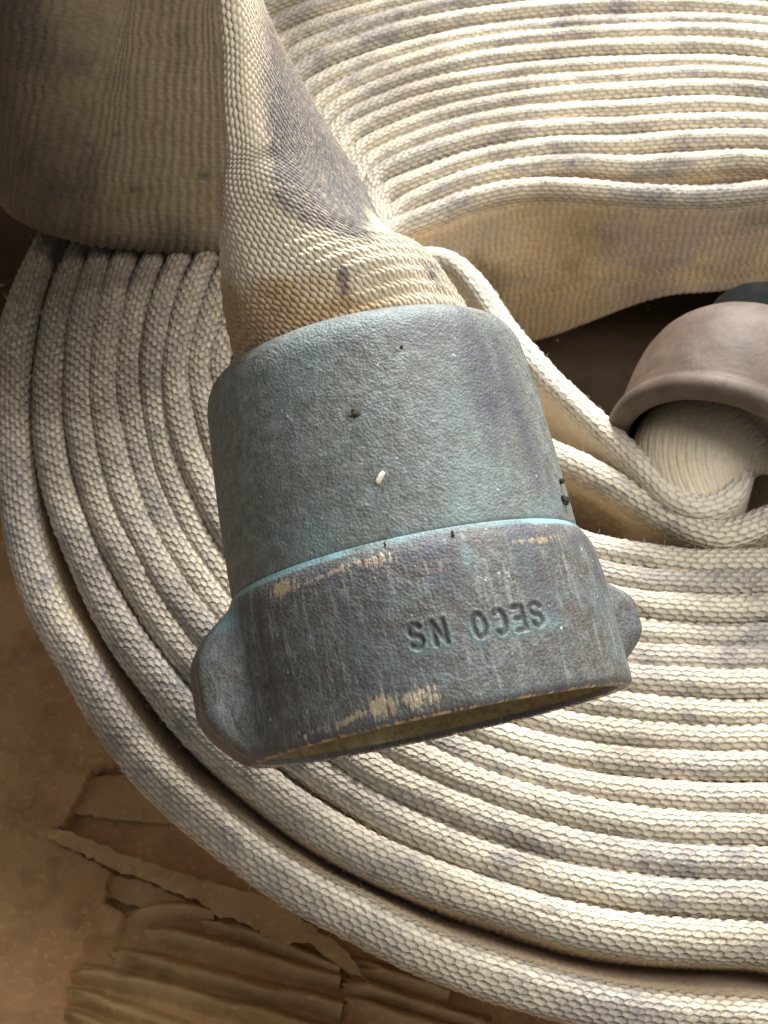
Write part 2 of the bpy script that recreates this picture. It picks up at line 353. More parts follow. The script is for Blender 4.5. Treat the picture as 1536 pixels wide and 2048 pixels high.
farr = {
 1: [(796,443),(836,425),(940,385),(1018,367),(1096,361),(1180,365),(1266,373),(1396,378),(1536,367)],
 2: [(778,414),(836,380),(966,333),(1096,315),(1236,317),(1292,318),(1396,312),(1536,305)],
 3: [(760,375),(836,344),(914,312),(1018,289),(1236,276),(1292,273),(1396,268),(1536,266)],
 4: [(744,346),(836,303),(966,263),(1096,246),(1236,241),(1292,236),(1422,230),(1536,230)],
 5: [(729,315),(836,266),(966,230),(1096,214),(1236,206),(1318,200),(1536,200)],
 6: [(713,286),(836,232),(966,200),(1096,182),(1236,174),(1318,170),(1536,172)],
 7: [(695,258),(836,198),(966,169),(1096,155),(1236,146),(1318,141),(1536,144)],
 8: [(682,234),(836,168),(966,141),(1096,125),(1236,115),(1318,112),(1536,117)],
 9: [(666,206),(836,138),(966,109),(1096,94),(1236,86),(1318,83),(1536,90)],
 10:[(651,180),(836,105),(966,78),(1096,64),(1236,57),(1318,55),(1536,62)],
 11:[(632,151),(836,78),(966,50),(1096,36),(1236,29),(1318,26),(1536,34)],
 12:[(614,120),(836,43),(966,20),(1096,6),(1236,-2),(1318,-4),(1536,5)],
 13:[(598,88),(770,30),(836,12),(940,-8),(1096,-22),(1236,-30),(1536,-24)],
 14:[(583,55),(718,8),(836,-20),(1096,-50),(1236,-58),(1536,-52)],
 15:[(562,21),(614,2),(836,-50),(1096,-80),(1236,-88),(1536,-82)],
 16:[(545,-10),(614,-30),(836,-82),(1096,-110),(1236,-118),(1536,-112)]}
T0 = .60; TK = {16: .84, 15: .76, 14: .70, 13: .66, 12: .63}; O = unz(1345., 800., HT)[:2]
tmap = lambda P: (np.mod(np.degrees(np.arctan2(P[:, 1] - O[1], P[:, 0] - O[0])), 360), np.hypot(P[:, 0] - O[0], P[:, 1] - O[1]))
knots = {}
ztop = {k: HT for k in range(1, 17)}; ztop[16] = HT - .5; ztop[15] = HT - .1
for k in range(2, 17):
    a, b = np.array(near[k], float).T; P = unz(a, b, ztop[k] - T0 / 2); th, r = tmap(P)
    r = r - TK.get(k, T0) / 2
    a2, b2 = np.array(farr[k], float).T; Pf = unz(a2, b2, HT + .03); th2, r2 = tmap(Pf)
    th = np.r_[th, th2]; r = np.r_[r, r2]; o = np.argsort(th); knots[k] = (th[o], r[o])
TH = np.arange(0, 360, 4.0)
def known(k, t): return np.min(np.abs((knots[k][0] - t + 180) % 360 - 180))
prev = None; R = {}
for k in range(16, 1, -1):
    th, r = knots[k]; fill_t = []; fill_r = []
    if prev is not None:
        for t in TH:
            # inside a hidden stretch lean on the next turn out
            if 95 < t < 275 and known(k, t) > 9:
                fill_t.append(t); fill_r.append(np.interp(t, TH, prev, period=360) - .5 * (TK.get(k, T0) + TK.get(k + 1, T0)))
    tt = np.r_[th, fill_t]; rr = np.r_[r, fill_r]
    # unseen right-hand side: ease between the two ends
    tn = tt[tt > 180].max() if (tt > 180).any() else 300; rn = rr[np.argmax(tt)] if (tt > 180).any() else rr[-1]
    o = np.argsort(tt); tt = tt[o]; rr = rr[o]
    r_lo = rr[0]; r_hi = rr[-1]; t_lo = tt[0]; t_hi = tt[-1]; gap = t_lo + 360 - t_hi
    ex_t = []; ex_r = []
    for q in (.2, .35, .5, .65, .8):
        t = t_hi + q * gap; bulge = (.5 * (r_lo + r_hi)) * .22 * math.sin(math.pi * q)
        ex_t.append(t % 360); ex_r.append(r_hi + (r_lo - r_hi) * (q * q * (3 - 2 * q)) + bulge)
    tt = np.r_[tt, ex_t]; rr = np.r_[rr, ex_r]; o = np.argsort(tt); tt = tt[o]; rr = rr[o]
    prof = np.interp(np.arange(0, 360, .5), tt, rr, period=360)
    kk = 7; w_ = np.hanning(2 * kk + 3)[1:-1]; w_ /= w_.sum()
    prof = np.convolve(np.r_[prof[-kk:], prof, prof[:kk]], w_, 'valid')
    R[k] = prof; prev = np.interp(TH, np.arange(0, 360, .5), prof, period=360)
roll = thing('rolled_fire_hose', 'pale woven cotton fire hose rolled flat in many tight turns, lying under the bronze coupling', 'fire hose')
tang = np.arange(0, 360, .5)
def stain_shade_roll(k):
    def f(X, U, V):
        px, py, d = proj(X.reshape(-1, 3)); px = px.reshape(U.shape); py = py.reshape(U.shape)
        x = X[..., 0]; y = X[..., 1]
        dirt = .55 * sstep(.50, .75, fbm(U * .35, V * .8 + k * 7, 31, 3)) * (1 - sstep(.5, .9, np.abs(V)))
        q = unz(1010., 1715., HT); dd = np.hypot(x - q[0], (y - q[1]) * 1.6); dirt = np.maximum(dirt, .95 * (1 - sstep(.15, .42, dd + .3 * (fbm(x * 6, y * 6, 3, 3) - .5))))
        for (a, b, rr, am) in ((1340, 420, 2.2, .62), (1490, 395, 1.5, .5), (905, 245, .14, .9), (752, 255, .14, .9), (965, 282, .12, .8), (230, 660, .22, .7)):
            q = unz(float(a), float(b), HT - .3); dd = np.hypot(x - q[0], (y - q[1]) * 1.3)
            dirt = np.maximum(dirt, am * (1 - sstep(.25 * rr, rr, dd + (.5 if rr < .5 else 1.5) * rr * (fbm(x * 3 if rr < .5 else U * .9, y * 3 if rr < .5 else V * 1.1, 8, 4) - .5))))
        q = unz(190., 600., HT); dd = np.hypot(x - q[0], y - q[1])
        st = 1.15 * (1 - sstep(1.5, 7.5, dd)) * (.7 + .5 * vnoise(x, y, 3))  # shade over the upper-left turns painted as a brown cast, with some grime
        wl = sstep(.7, 1.2, np.abs(V)); st = st + wl * .75 * sstep(.48, .72, fbm(U * .35 + 7, V * .3, 45 + k, 4)); dirt = dirt + wl * .4 * sstep(.55, .75, fbm(U * .5, V * .6, 49 + k, 4))
        return np.clip(dirt, 0, 1), np.clip(st, 0, .9)
    return f
def hs_far(P):
    px, py, d = proj(P); return 1 - .50 * sstep(1060, 1420, px) * sstep(600, 450, py)
turn_objs = {}
for k in range(2, 17):
    r = R[k]; a = np.radians(tang)
    ox = np.stack([np.cos(a), np.sin(a), 0 * a], 1)
    P = np.stack([O[0] + r * np.cos(a), O[1] + r * np.sin(a), np.full_like(a, ztop[k])], 1)
    deg = tang
    nearf = sstep(165, 205, deg) * (1 - sstep(300, 330, deg))
    lean = np.radians({16: 28, 15: 12, 14: 6}.get(k, 0)) * nearf + np.radians(2.0) * np.sin(a * 2 + k)
    if k == 16: P[:, 2] = HT - .5 * sstep(165, 200, deg) * (1 - sstep(320, 350, deg))
    P[:, 2] += .05 * np.sin(a * 3 + k * 1.7) + .04 * math.sin(k * 2.1)
    if k == 2: lean = lean - np.radians(6) * nearf
    # true outward normal from the curve tangent
    Pc = np.vstack([P, P[:1]]); tg = np.gradient(np.vstack([P[-1:], P, P[:1]]), axis=0)[1:-1]
    nn = np.stack([tg[:, 1], -tg[:, 0], 0 * a], 1); nn /= np.linalg.norm(nn, axis=1)[:, None]
    close = lambda A: np.vstack([A, A[:1]])
    turn_objs[k] = hose_band('hose_turn', close(P), M_canvas, roll, np.r_[lean, lean[:1]], T=TK.get(k, T0), seed=k * 13, outward=close(nn),
                             face_to=(3.0 if k in (16, 2) else 1.8 if k in (3, 15) else None), far_fine=(.05 if k < 4 else .08), hscale=(hs_far if k < 10 else None), stain_fn=stain_shade_roll(k))
# inner turn 1 (loose) and the innermost fold that runs into the brass end
def band_from_px(name, pts, zt, mat, parent, lean_deg=0., seed=0, sm=6, closed=False, **kw):
    a, b = np.array([p[:2] for p in pts], float).T; zz = np.array([p[2] if len(p) > 2 else zt for p in pts], float)
    P = np.stack([unz(np.array([x]), np.array([y]), z)[0] for x, y, z in zip(a, b, zz)])
    P = catmull(P, 20); P, _ = resample(P, .06); P = smooth(P, sm)
    tg = np.gradient(P, axis=0); nn = np.stack([tg[:, 1], -tg[:, 0], 0 * tg[:, 0]], 1); nn /= np.linalg.norm(nn, axis=1)[:, None]
    ln = np.interp(np.linspace(0, 1, len(P)), np.linspace(0, 1, len(lean_deg)), lean_deg) if hasattr(lean_deg, '__len__') else np.full(len(P), lean_deg)
    return hose_band(name, P, mat, parent, np.radians(ln), seed=seed, outward=nn, **kw)
band_from_px('hose_turn', [(2100, 560), (2010, 800), (1760, 930), (1640, 985), (1536, 1030), (1460, 1058), (1400, 1050), (1300, 1000), (1210, 945), (1125, 905), (1000, 850), (860, 770), (740, 640), (720, 520), (796, 445), (836, 427), (940, 387), (1018, 368), (1096, 362), (1180, 366), (1266, 374), (1396, 379), (1536, 368), (1700, 350), (1900, 400), (2060, 480)],
             HT, M_canvas, roll, lean_deg=0, seed=301, face_to=5.2, T=.60, far_fine=.04, hscale=hs_far, stain_fn=stain_shade_roll(1))
band_from_px('hose_turn', [(700, 700), (740, 590), (800, 522), (858, 503), (910, 518), (960, 568), (1020, 655), (1090, 735), (1160, 800), (1230, 865), (1300, 935), (1350, 985), (1395, 1003), (1442, 990), (1474, 960), (1484, 925), (1474, 890, 6.0), (1445, 868, 5.2), (1405, 860, 4.2)],
             HT + .25, M_canvas_clean, roll, lean_deg=[0, 0, 0, -4, -6, -6, -6, -4, 0, 0], seed=317, face_to=4.6, T=.56, sm=4, edge_w=(.35, .6))

# ------------------------------------------------------------------ the bronze coupling (female swivel end) in front
TAU = math.radians(12); ROLL = math.radians(12.2); DR = 23.9
ax = math.cos(TAU) * (-math.sin(ROLL) * camR + math.cos(ROLL) * camU) + math.sin(TAU) * look     # towards the hose
ax /= np.linalg.norm(ax)
e1 = np.cross(ax, camB); e1 /= np.linalg.norm(e1)          # to the right, level with the rim
if e1 @ camR < 0: e1 = -e1
e2 = np.cross(e1, ax); e2 = e2 if e2 @ camB > 0 else -e2   # towards the camera
RIMC = und(np.array([880.]), np.array([1456.]), np.array([DR]))[0]
def cpos(th, r, t):        # th=0 faces the camera, + to the right
    th = np.asarray(th)[..., None]; r = np.asarray(r)[..., None]; t = np.asarray(t)[..., None]
    return RIMC + r * (np.sin(th) * e1 + np.cos(th) * e2) + t * ax
def px_local(px, py, r=3.12):
    o = CAM - RIMC; d = ray(np.array([px]), np.array([py]))[0]
    o_ = np.array([o @ e1, o @ e2, o @ ax]); d_ = np.array([d @ e1, d @ e2, d @ ax])
    a = d_[0] ** 2 + d_[1] ** 2; b = o_[0] * d_[0] + o_[1] * d_[1]; c = o_[0] ** 2 + o_[1] ** 2 - r * r
    s_ = (-b - math.sqrt(max(b * b - a * c, 0))) / a; q = o_ + s_ * d_
    return math.atan2(q[0], q[1]), q[2]
coup = thing('hose_end_with_coupling', 'weathered green and grey bronze coupling with its grimy hose neck, mouth pointing down, in front', 'hose coupling')
def thetas(fine, n_back):
    return np.r_[np.arange(-1.75, 1.75, fine), np.linspace(1.75, 2 * math.pi - 1.75, n_back, endpoint=False)]
def interp_prof(pts, n):
    P = catmull(np.array(pts, float), 14); return P
# engraved letters as stroke paths in a unit box (x right, y up)
def arcpts(cx, cy, rx, ry, a0, a1, n=12):
    return [(cx + rx * math.cos(math.radians(a0 + (a1 - a0) * i / n)), cy + ry * math.sin(math.radians(a0 + (a1 - a0) * i / n))) for i in range(n + 1)]
GL = {
 'S': [arcpts(.5, .745, .40, .245, 20, 270) + arcpts(.5, .255, .40, .245, 90, -160)],
 'E': [[(.88, 1), (.12, 1), (.12, 0), (.88, 0)], [(.12, .5), (.78, .5)]],
 'C': [arcpts(.5, .5, .42, .5, 48, 312, 18)],
 'O': [arcpts(.5, .5, .42, .5, 0, 360, 22)],
 'N': [[(.1, 0), (.1, 1), (.9, 0), (.9, 1)]]}
letters = [('S', 1070, 1230), ('E', 1036, 1238), ('C', 998, 1245), ('O', 957, 1252), ('N', 878, 1265), ('S', 831, 1273)]
def seg_dist(x, y, a, b):
    ax_, ay_ = a; bx_, by_ = b; dx, dy = bx_ - ax_, by_ - ay_; L2 = dx * dx + dy * dy + 1e-12
    t = np.clip(((x - ax_) * dx + (y - ay_) * dy) / L2, 0, 1); return np.hypot(x - ax_ - t * dx, y - ay_ - t * dy)
def engrave(TH_, TT):
    g = np.full(TH_.shape, 9.0); hw, hh = .205, .345
    for ch, px, py in letters:
        th0, t0 = px_local(px, py)
        X = -(TH_ - th0) * 3.12; Y = -(TT - t0)       # upside down: letter up = towards the mouth
        tilt = math.radians(-1.5); X, Y = X * math.cos(tilt) - Y * math.sin(tilt), X * math.sin(tilt) + Y * math.cos(tilt)
        m = (np.abs(X) < .5) & (np.abs(Y) < .5)
        if not m.any(): continue
        x = X[m]; y = Y[m]; best = np.full(x.shape, 9.)
        for st in GL[ch]:
            q = [((u - .5) * hw, (v - .5) * hh) for u, v in st]
            for i in range(len(q) - 1): best = np.minimum(best, seg_dist(x, y, q[i], q[i + 1]))
        g[m] = np.minimum(g[m], best)
    return g
# --- swivel
th = thetas(.0066, 130)
prof = np.array([(2.90, .12), (2.925, .03), (2.97, .0), (3.05, .0), (3.10, .015), (3.145, .06), (3.165, .14), (3.17, .4), (3.165, 1.0), (3.15, 1.6), (3.13, 2.1), (3.10, 2.4), (3.06, 2.6), (3.00, 2.74), (2.955, 2.82), (2.93, 2.87), (2.90, 2.89), (2.80, 2.89)])
pp = catmull(prof, 12); pp, _ = resample(pp, .021)
RR, TT = np.meshgrid(pp[:, 0], th, indexing='xy'); TTT = np.broadcast_to(pp[:, 1][None, :], RR.shape); THH = TT
outer = sstep(2.9, 3.05, RR)
def angd(a, b): return (a - b + math.pi) % (2 * math.pi) - math.pi
def lug(thc, half, t0, t1, pro):
    g = np.clip((half - np.abs(angd(THH, thc))) / (half * .42), 0, 1); g = .3 * g + .7 * g * g * (3 - 2 * g)
    tt = (TTT - t0) / (t1 - t0); hh = np.minimum(np.clip(tt / .36, 0, 1), np.clip((1 - tt) / .34, 0, 1)); hh = .25 * hh + .75 * np.sin(hh * math.pi / 2)
    return pro * g * hh
thL = math.radians(-76); thR = thL + math.pi
L1 = lug(thL, .31, .02, 2.66, .64); L2 = lug(thR, .27, .45, 2.0, .46)
lugs = L1 + L2
# hollow beside the lug, then the skirt
holl = -.09 * np.exp(-((angd(THH, thL) - .43) / .07) ** 2) * np.clip(np.sin(np.pi * np.clip(TTT / 2.7, 0, 1)), 0, 1)
arcu = THH * 3.1
rough_ = .014 * (fbm(arcu * 7, TTT * 7, 2, 4) - .5) + .03 * (fbm(arcu * .9, TTT * .9, 4, 3) - .5)
TS = .92; g = engrave(THH, TTT * TS); stroke = .024; dep = (1 - sstep(stroke * .55, stroke * 1.5, g))
r_ = RR + outer * (lugs + holl + rough_) - .042 * dep + .012 * np.exp(-((g - .062) / .02) ** 2)
X = cpos(THH, r_, TTT * TS)
# surface condition, from where the photo shows it
px, py, _ = proj(X.reshape(-1, 3)); px = px.reshape(RR.shape); py = py.reshape(RR.shape)
front = np.cos(THH) > -.2
def blob(cx, cy, rx, ry, rot=0):
    """soft spot centred where the surface shows it, measured on the surface (cm)"""
    th0, t0 = px_local(cx, cy); a = angd(THH, th0) * 3.12; b = TTT * TS - t0
    c, s_ = math.cos(rot), math.sin(rot); u = (a * c + b * s_) / rx; v = (-a * s_ + b * c) / ry
    return np.exp(-(u * u + v * v))
wear = .50 * (blob(850, 1393, .30, .20) + blob(765, 1412, .28, .22) + blob(700, 1440, .45, .06, .2) + .8 * blob(625, 1466, .30, .05, .2))
wear += .46 * blob(560, 1175, .28, .16) + .42 * blob(760, 1122, .22, .12) + .35 * blob(660, 1145, .7, .07, .1) + .40 * blob(1080, 1080, .6, .07) + .35 * blob(880, 1130, .3, .18) + .3 * blob(822, 1240, .05, .06)
wear += .38 * np.exp(-((TTT - .01) / .03) ** 2) + .12 * np.exp(-((TTT - 2.55) / .12) ** 2)
streak = vnoise(arcu * 13, TTT * 1.6, 9) * .6 + vnoise(arcu * 30, TTT * 3, 10) * .4
wear = wear * (.75 + 1.3 * streak) + .16 * (streak - .35) * sstep(1.1, .1, TTT)
verd = (.35 + 1.1 * sstep(.35, .6, fbm(arcu * 1.6, TTT * 0 + 2, 66, 4))) * sstep(2.75, 2.83, TTT + .06 * (fbm(arcu * 2, TTT, 6) - .5)) + .30 * np.clip(1 - np.abs(g - .075) / .09, 0, 1) * (Y0 := 1) * sstep(.0, .3, 1.45 - TTT)
verd += 1.0 * blob(455, 1240, .35, .35) * sstep(.2, .6, fbm(arcu * 2.2, TTT * 2.2, 8)) * 1.4 + .8 * blob(410, 1290, .25, .5) + .3 * blob(1105, 1245, .2, .14) + .35 * blob(935, 1110, .12, .22)
verd += .12 * sstep(.5, .75, fbm(arcu * 1.1, TTT * 2, 12)) 
oxide = .75 * np.exp(-((TTT - 2.52) / .13) ** 2) * sstep(.35, .6, fbm(arcu * 2.5, TTT * 2, 27)) + .9 * blob(425, 1380, .30, .55) + .7 * sstep(.52, .72, fbm(arcu * 1.6, TTT * .5, 21)) + .6 * sstep(.25, .0, TTT) + .4 * blob(800, 1330, .9, .3)
swivel = grid_mesh('swivel', X, closed_u=True, attrs=dict(around=arcu, along=TTT, bloom=np.clip(blob(432, 1385, .22, .85) + .4 * blob(420, 1460, .3, .3), 0, 1), wear=np.clip(wear, 0, 1), verdigris=np.clip(verd, 0, 1), oxide=np.clip(oxide, 0, 1), engraved=dep), mat=M_swivel, parent=coup, flip=True)
# --- threads inside the mouth
th2 = np.linspace(0, 2 * math.pi, 240, endpoint=False); tz = np.linspace(.10, 2.3, 120)
A, B = np.meshgrid(th2, tz, indexing='ij')
rt = 2.915 - .22 * sstep(.62, .74, B) + .07 * np.abs(((B + A / (2 * math.pi) * .30) / .30) % 1 - .5) * 2 * sstep(.7, .8, B)
grid_mesh('thread', cpos(A, rt, B), closed_u=True, mat=M_brass, parent=coup)
A, B = np.meshgrid(th2, np.linspace(0, 1, 12), indexing='ij')
gasket = grid_mesh('gasket', cpos(A, 2.66 - 1.0 * B, 2.30 - .12 * np.sin(B * math.pi)), closed_u=True, mat=M_rubber, parent=coup)
# --- collar
prof = np.array([(2.70, 2.80), (2.86, 2.86), (2.885, 2.90), (2.885, 3.05), (2.87, 3.6), (2.84, 4.4), (2.79, 5.2), (2.745, 5.8), (2.71, 6.1), (2.64, 6.32), (2.52, 6.48), (2.36, 6.56), (2.24, 6.56), (2.17, 6.48), (2.15, 6.2), (2.15, 5.6)])
prof[:, 1] -= .20
pp = catmull(prof, 12); pp, _ = resample(pp, .030)
th = thetas(.0085, 110)
RR, THH = np.meshgrid(pp[:, 0], th, indexing='xy'); TTT = np.broadcast_to(pp[:, 1][None, :], RR.shape); arcu = THH * 2.8
r_ = RR + .012 * (fbm(arcu * 7, TTT * 7, 52, 4) - .5) + .035 * (fbm(arcu * .7, TTT * .7, 54, 3) - .5)
X = cpos(THH, r_, TTT)
def blob(cx, cy, rx, ry, rot=0):
    th0, t0 = px_local(cx, cy, 2.8); a = angd(THH, th0) * 2.8; b = TTT - t0
    c, s_ = math.cos(rot), math.sin(rot); u = (a * c + b * s_) / rx; v = (-a * s_ + b * c) / ry
    return np.exp(-(u * u + v * v))
oxide = .8 * sstep(.35, 1.0, blob(975, 780, .40, 1.5) * 1.1 + 1.6 * (fbm(arcu * 3.0, TTT * .8, 61, 5) - .5)) + .9 * blob(1040, 850, .25, 1.6) + .7 * blob(1100, 1000, .12, .7) + .55 * blob(860, 650, .6, .25)
oxide += .25 * sstep(.5, .75, fbm(arcu * .8, TTT * .8, 64))
verd = .30 * sstep(.45, .8, fbm(arcu * .9, TTT * .9, 70)) + .5 * sstep(3.4, 2.95, TTT) * sstep(.35, .7, fbm(arcu * 2, TTT * 2, 71)) + .5 * blob(700, 640, 1.2, .12) + .35 * sstep(6.2, 6.45, TTT)
verd += .18 * blob(900, 980, 1.1, .6)
wear = .28 * blob(1060, 900, .05, .7) + .10 * sstep(6.25, 6.45, TTT)
dark = .25 * blob(1000, 700, .3, .6)
grid_mesh('collar', X, closed_u=True, attrs=dict(around=arcu, along=TTT, wear=wear, verdigris=np.clip(verd, 0, 1), oxide=np.clip(oxide, 0, 1), engraved=dark), mat=M_collar, parent=coup, flip=True)

# --- hose neck rising out of the collar, round at the collar and folded flat further up
keys = [  # py, px_left, px_right, centre depth, half length L, half thickness T, roundness
 (-260, 350, 430, 25.9, 3.0, .30), (-120, 384, 478, 25.9, 3.0, .32), (0, 410, 533, 25.9, 2.95, .36), (100, 424, 592, 25.95, 2.9, .40), (200, 436, 648, 26.0, 2.85, .46),
 (300, 440, 703, 26.0, 2.8, .55), (380, 445, 748, 26.0, 2.7, .68), (450, 445, 790, 25.9, 2.6, .92), (520, 443, 828, 25.75, 2.45, 1.30), (580, 441, 868, 25.6, 2.3, 1.75)]
nv = 440; phi = np.linspace(0, 2 * math.pi, nv, endpoint=False) + math.pi
def section(L, T):
    # stadium-like outline, long axis along depth; point 0 = front end
    e = 1.0 - .0 * L; n_ = 2 + 1.6 * np.clip((L - T) / L, 0, 1)
    c, s_ = np.cos(phi), np.sin(phi)
    b = L * np.sign(c) * np.abs(c) ** (2 / 2.0); a = T * np.sign(s_) * np.abs(s_) ** (2 / n_)
    return a, b
secs = []
for (py, xl, xr, dep_, L, T) in keys:
    psi = .1; xc = (xl + xr) / 2; yc = py
    for it in range(60):
        a, b = section(L, T); ca, sa = math.cos(psi), math.sin(psi)
        wv = a * ca - b * sa; dv = b * ca + a * sa            # front end leans left
        c0 = und(np.array([xc]), np.array([yc]), np.array([dep_]))[0]
        Q = c0 + wv[:, None] * camR + dv[:, None] * camB
        qx, qy, _ = proj(Q); el = qx.min() - xl; er = qx.max() - xr
        xc -= .5 * (el + er) / 2; psi = np.clip(psi + (el - er) / 2 / 300 * .6, .0, 1.2)
        wy = qy[np.argmax(qx)]; 
    secs.append((xc, yc, dep_, L, T, psi))
secs = np.array(secs)
cen = np.array([und(np.array([s_[0]]), np.array([s_[1]]), np.array([s_[2]]))[0] for s_ in secs])
last = cpos(0., 0., 5.4)
# append the sections inside the collar
full = np.hstack([cen, secs[:, 3:6]])
full = np.vstack([full, np.r_[cpos(0., 0., 6.15), 2.10, 2.08, 0.0], np.r_[last, 2.05, 2.04, 0.0]])
Pn = catmull(full, 30); Pn, sN = resample(Pn, .045); Pn = smooth(Pn, 14)
tg = np.gradient(Pn[:, :3], axis=0); tg /= np.linalg.norm(tg, axis=1)[:, None]
wdir = np.cross(tg, camB); wdir /= np.linalg.norm(wdir, axis=1)[:, None]; wdir *= np.sign(wdir @ camR)[:, None]
ddir = np.cross(wdir, tg); ddir *= np.sign(ddir @ camB)[:, None]
Xn = np.zeros((len(Pn), nv, 3)); Nn = np.zeros_like(Xn); Vn = np.zeros((len(Pn), nv))
for i in range(len(Pn)):
    a, b = section(Pn[i, 3], Pn[i, 4])
    # resample by arclength so beads keep their size
    pa = np.r_[a, a[:1]]; pb = np.r_[b, b[:1]]; Ls = np.r_[0, np.cumsum(np.hypot(np.diff(pa), np.diff(pb)))]
    u_ = np.linspace(0, Ls[-1], nv + 1)[:-1]; a = np.interp(u_, Ls, pa); b = np.interp(u_, Ls, pb)
    ca, sa = math.cos(Pn[i, 5]), math.sin(Pn[i, 5]); wv = a * ca - b * sa; dv = b * ca + a * sa
    Xn[i] = Pn[i, :3] + wv[:, None] * wdir[i] + dv[:, None] * ddir[i]
    Vn[i] = np.arange(nv) / nv * 13.0
dU = np.gradient(Xn, axis=0); dV = np.roll(Xn, -1, 1) - np.roll(Xn, 1, 1); Nn = np.cross(dU, dV); Nn /= np.linalg.norm(Nn, axis=2)[..., None] + 1e-9
cc = Xn - Pn[:, None, :3]; Nn *= np.sign((Nn * cc).sum(2))[..., None] + 0
UU = np.broadcast_to(sN[:, None], Vn.shape)
pvn = 13.0 / 150
h, bead, rnd = weave(UU, Vn, np.ones_like(Vn), amp=.016, seed=77, pu=.150, pv=pvn)
# fold waves where the jacket opens toward the collar
px, py, dd = proj(Xn.reshape(-1, 3)); px = px.reshape(Vn.shape); py = py.reshape(Vn.shape)
row = .045 * np.cos(2 * np.pi * UU / .225) * sstep(430, 500, py)
h = h * (1 - .25 * sstep(600, 680, py)) + row * .5
saddle = -.10 * np.exp(-((py - 440) / 45) ** 2) * np.exp(-((px - 700) / 110) ** 2) + .10 * np.exp(-((py - 520) / 40) ** 2) * np.exp(-((px - 740) / 110) ** 2)
Xn = Xn + Nn * (h + saddle + .05 * (vnoise(UU * 1.2, Vn * .9, 5) - .5))[..., None]
def pb(cx, cy, rx, ry, rot=0):      # stains on the neck, where the photo shows them
    c, s_ = math.cos(rot), math.sin(rot); a = (px - cx); b = (py - cy); u = (a * c + b * s_) / rx; v = (-a * s_ + b * c) / ry
    return np.exp(-(u * u + v * v))
fs = (Nn @ camB) > -.3; beadf = .75 + .45 * rnd
wx = 1.2 * fbm(UU * 1.1, Vn * 1.1, 191, 3); wy = 1.2 * fbm(UU * 1.1 + 5, Vn * 1.1, 192, 3); nz = fbm((UU + wx) * 1.5, (Vn + wy) * 1.5, 91, 5)
dirt = 1.1 * beadf * sstep(-.05, .50, 1.2 * pb(655, 385, 95, 75, .5) + 1.0 * pb(555, 110, 48, 170, -.30) + 1.0 * pb(610, 260, 68, 100) + 1.0 * (nz - .5)) * sstep(495, 560, px + .30 * (py - 200) * 0)
dirt = np.maximum(dirt, .6 * pb(435, 330, 14, 160)); dirt = np.maximum(dirt, 1.0 * sstep(.25, .7, pb(688, 575, 14, 55, -.15) + .3 * (nz - .5)))
dirt = np.maximum(dirt, .40 * pb(600, 600, 190, 45) * sstep(.35, .65, nz) * 1.6)
dirt = np.clip(dirt - .8 * pb(790, 490, 60, 40) - .5 * pb(500, 480, 60, 40), 0, 1) * fs
dirt = np.maximum(dirt, .35 * (~fs))
st = np.clip(.9 * sstep(.15, .75, pb(540, 650, 260, 85) + .7 * (nz - .5)) + .25 * sstep(500, 700, py) + .5 * sstep(.3, .8, pb(600, 570, 120, 30) + .5 * (nz - .5)), 0, .85)
grid_mesh('hose_neck', Xn, closed_v=True, attrs=dict(WV, edge_distance=0 * Vn + .45, bead_height=bead, bead_tint=rnd, dirt_mask=dirt, stain_shade_mask=st), mat=M_canvas_end, parent=coup)

# ------------------------------------------------------------------ dark wide hose at the upper left, resting on the roll
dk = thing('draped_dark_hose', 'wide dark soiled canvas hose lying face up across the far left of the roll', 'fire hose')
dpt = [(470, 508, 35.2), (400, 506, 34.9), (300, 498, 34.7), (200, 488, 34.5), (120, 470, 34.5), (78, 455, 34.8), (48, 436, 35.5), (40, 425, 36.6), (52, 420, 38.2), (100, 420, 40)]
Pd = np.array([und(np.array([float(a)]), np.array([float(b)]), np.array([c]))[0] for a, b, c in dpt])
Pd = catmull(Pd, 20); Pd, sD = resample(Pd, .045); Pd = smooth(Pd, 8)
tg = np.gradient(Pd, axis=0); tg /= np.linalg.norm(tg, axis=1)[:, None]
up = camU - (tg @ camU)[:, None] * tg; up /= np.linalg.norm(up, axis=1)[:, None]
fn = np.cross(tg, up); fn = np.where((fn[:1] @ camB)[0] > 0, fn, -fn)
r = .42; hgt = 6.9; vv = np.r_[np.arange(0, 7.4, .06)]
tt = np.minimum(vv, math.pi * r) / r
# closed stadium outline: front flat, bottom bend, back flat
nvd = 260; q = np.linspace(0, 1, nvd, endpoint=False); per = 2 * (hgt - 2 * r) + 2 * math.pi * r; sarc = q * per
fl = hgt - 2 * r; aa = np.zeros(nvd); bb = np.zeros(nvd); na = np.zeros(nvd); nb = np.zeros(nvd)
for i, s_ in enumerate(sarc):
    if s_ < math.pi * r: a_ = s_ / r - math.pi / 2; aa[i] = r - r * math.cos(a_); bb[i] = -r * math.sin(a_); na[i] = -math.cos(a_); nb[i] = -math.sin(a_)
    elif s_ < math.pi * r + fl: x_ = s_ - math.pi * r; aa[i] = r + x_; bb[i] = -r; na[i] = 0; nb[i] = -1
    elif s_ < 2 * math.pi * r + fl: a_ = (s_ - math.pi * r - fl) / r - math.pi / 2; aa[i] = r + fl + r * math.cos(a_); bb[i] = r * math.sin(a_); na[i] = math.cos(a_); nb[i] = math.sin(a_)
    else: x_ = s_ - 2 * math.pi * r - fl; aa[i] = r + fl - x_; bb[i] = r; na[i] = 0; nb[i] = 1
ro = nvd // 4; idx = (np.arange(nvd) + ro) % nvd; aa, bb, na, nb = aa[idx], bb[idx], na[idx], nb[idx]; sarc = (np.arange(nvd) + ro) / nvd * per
U, V = np.meshgrid(sD, sarc, indexing='ij')
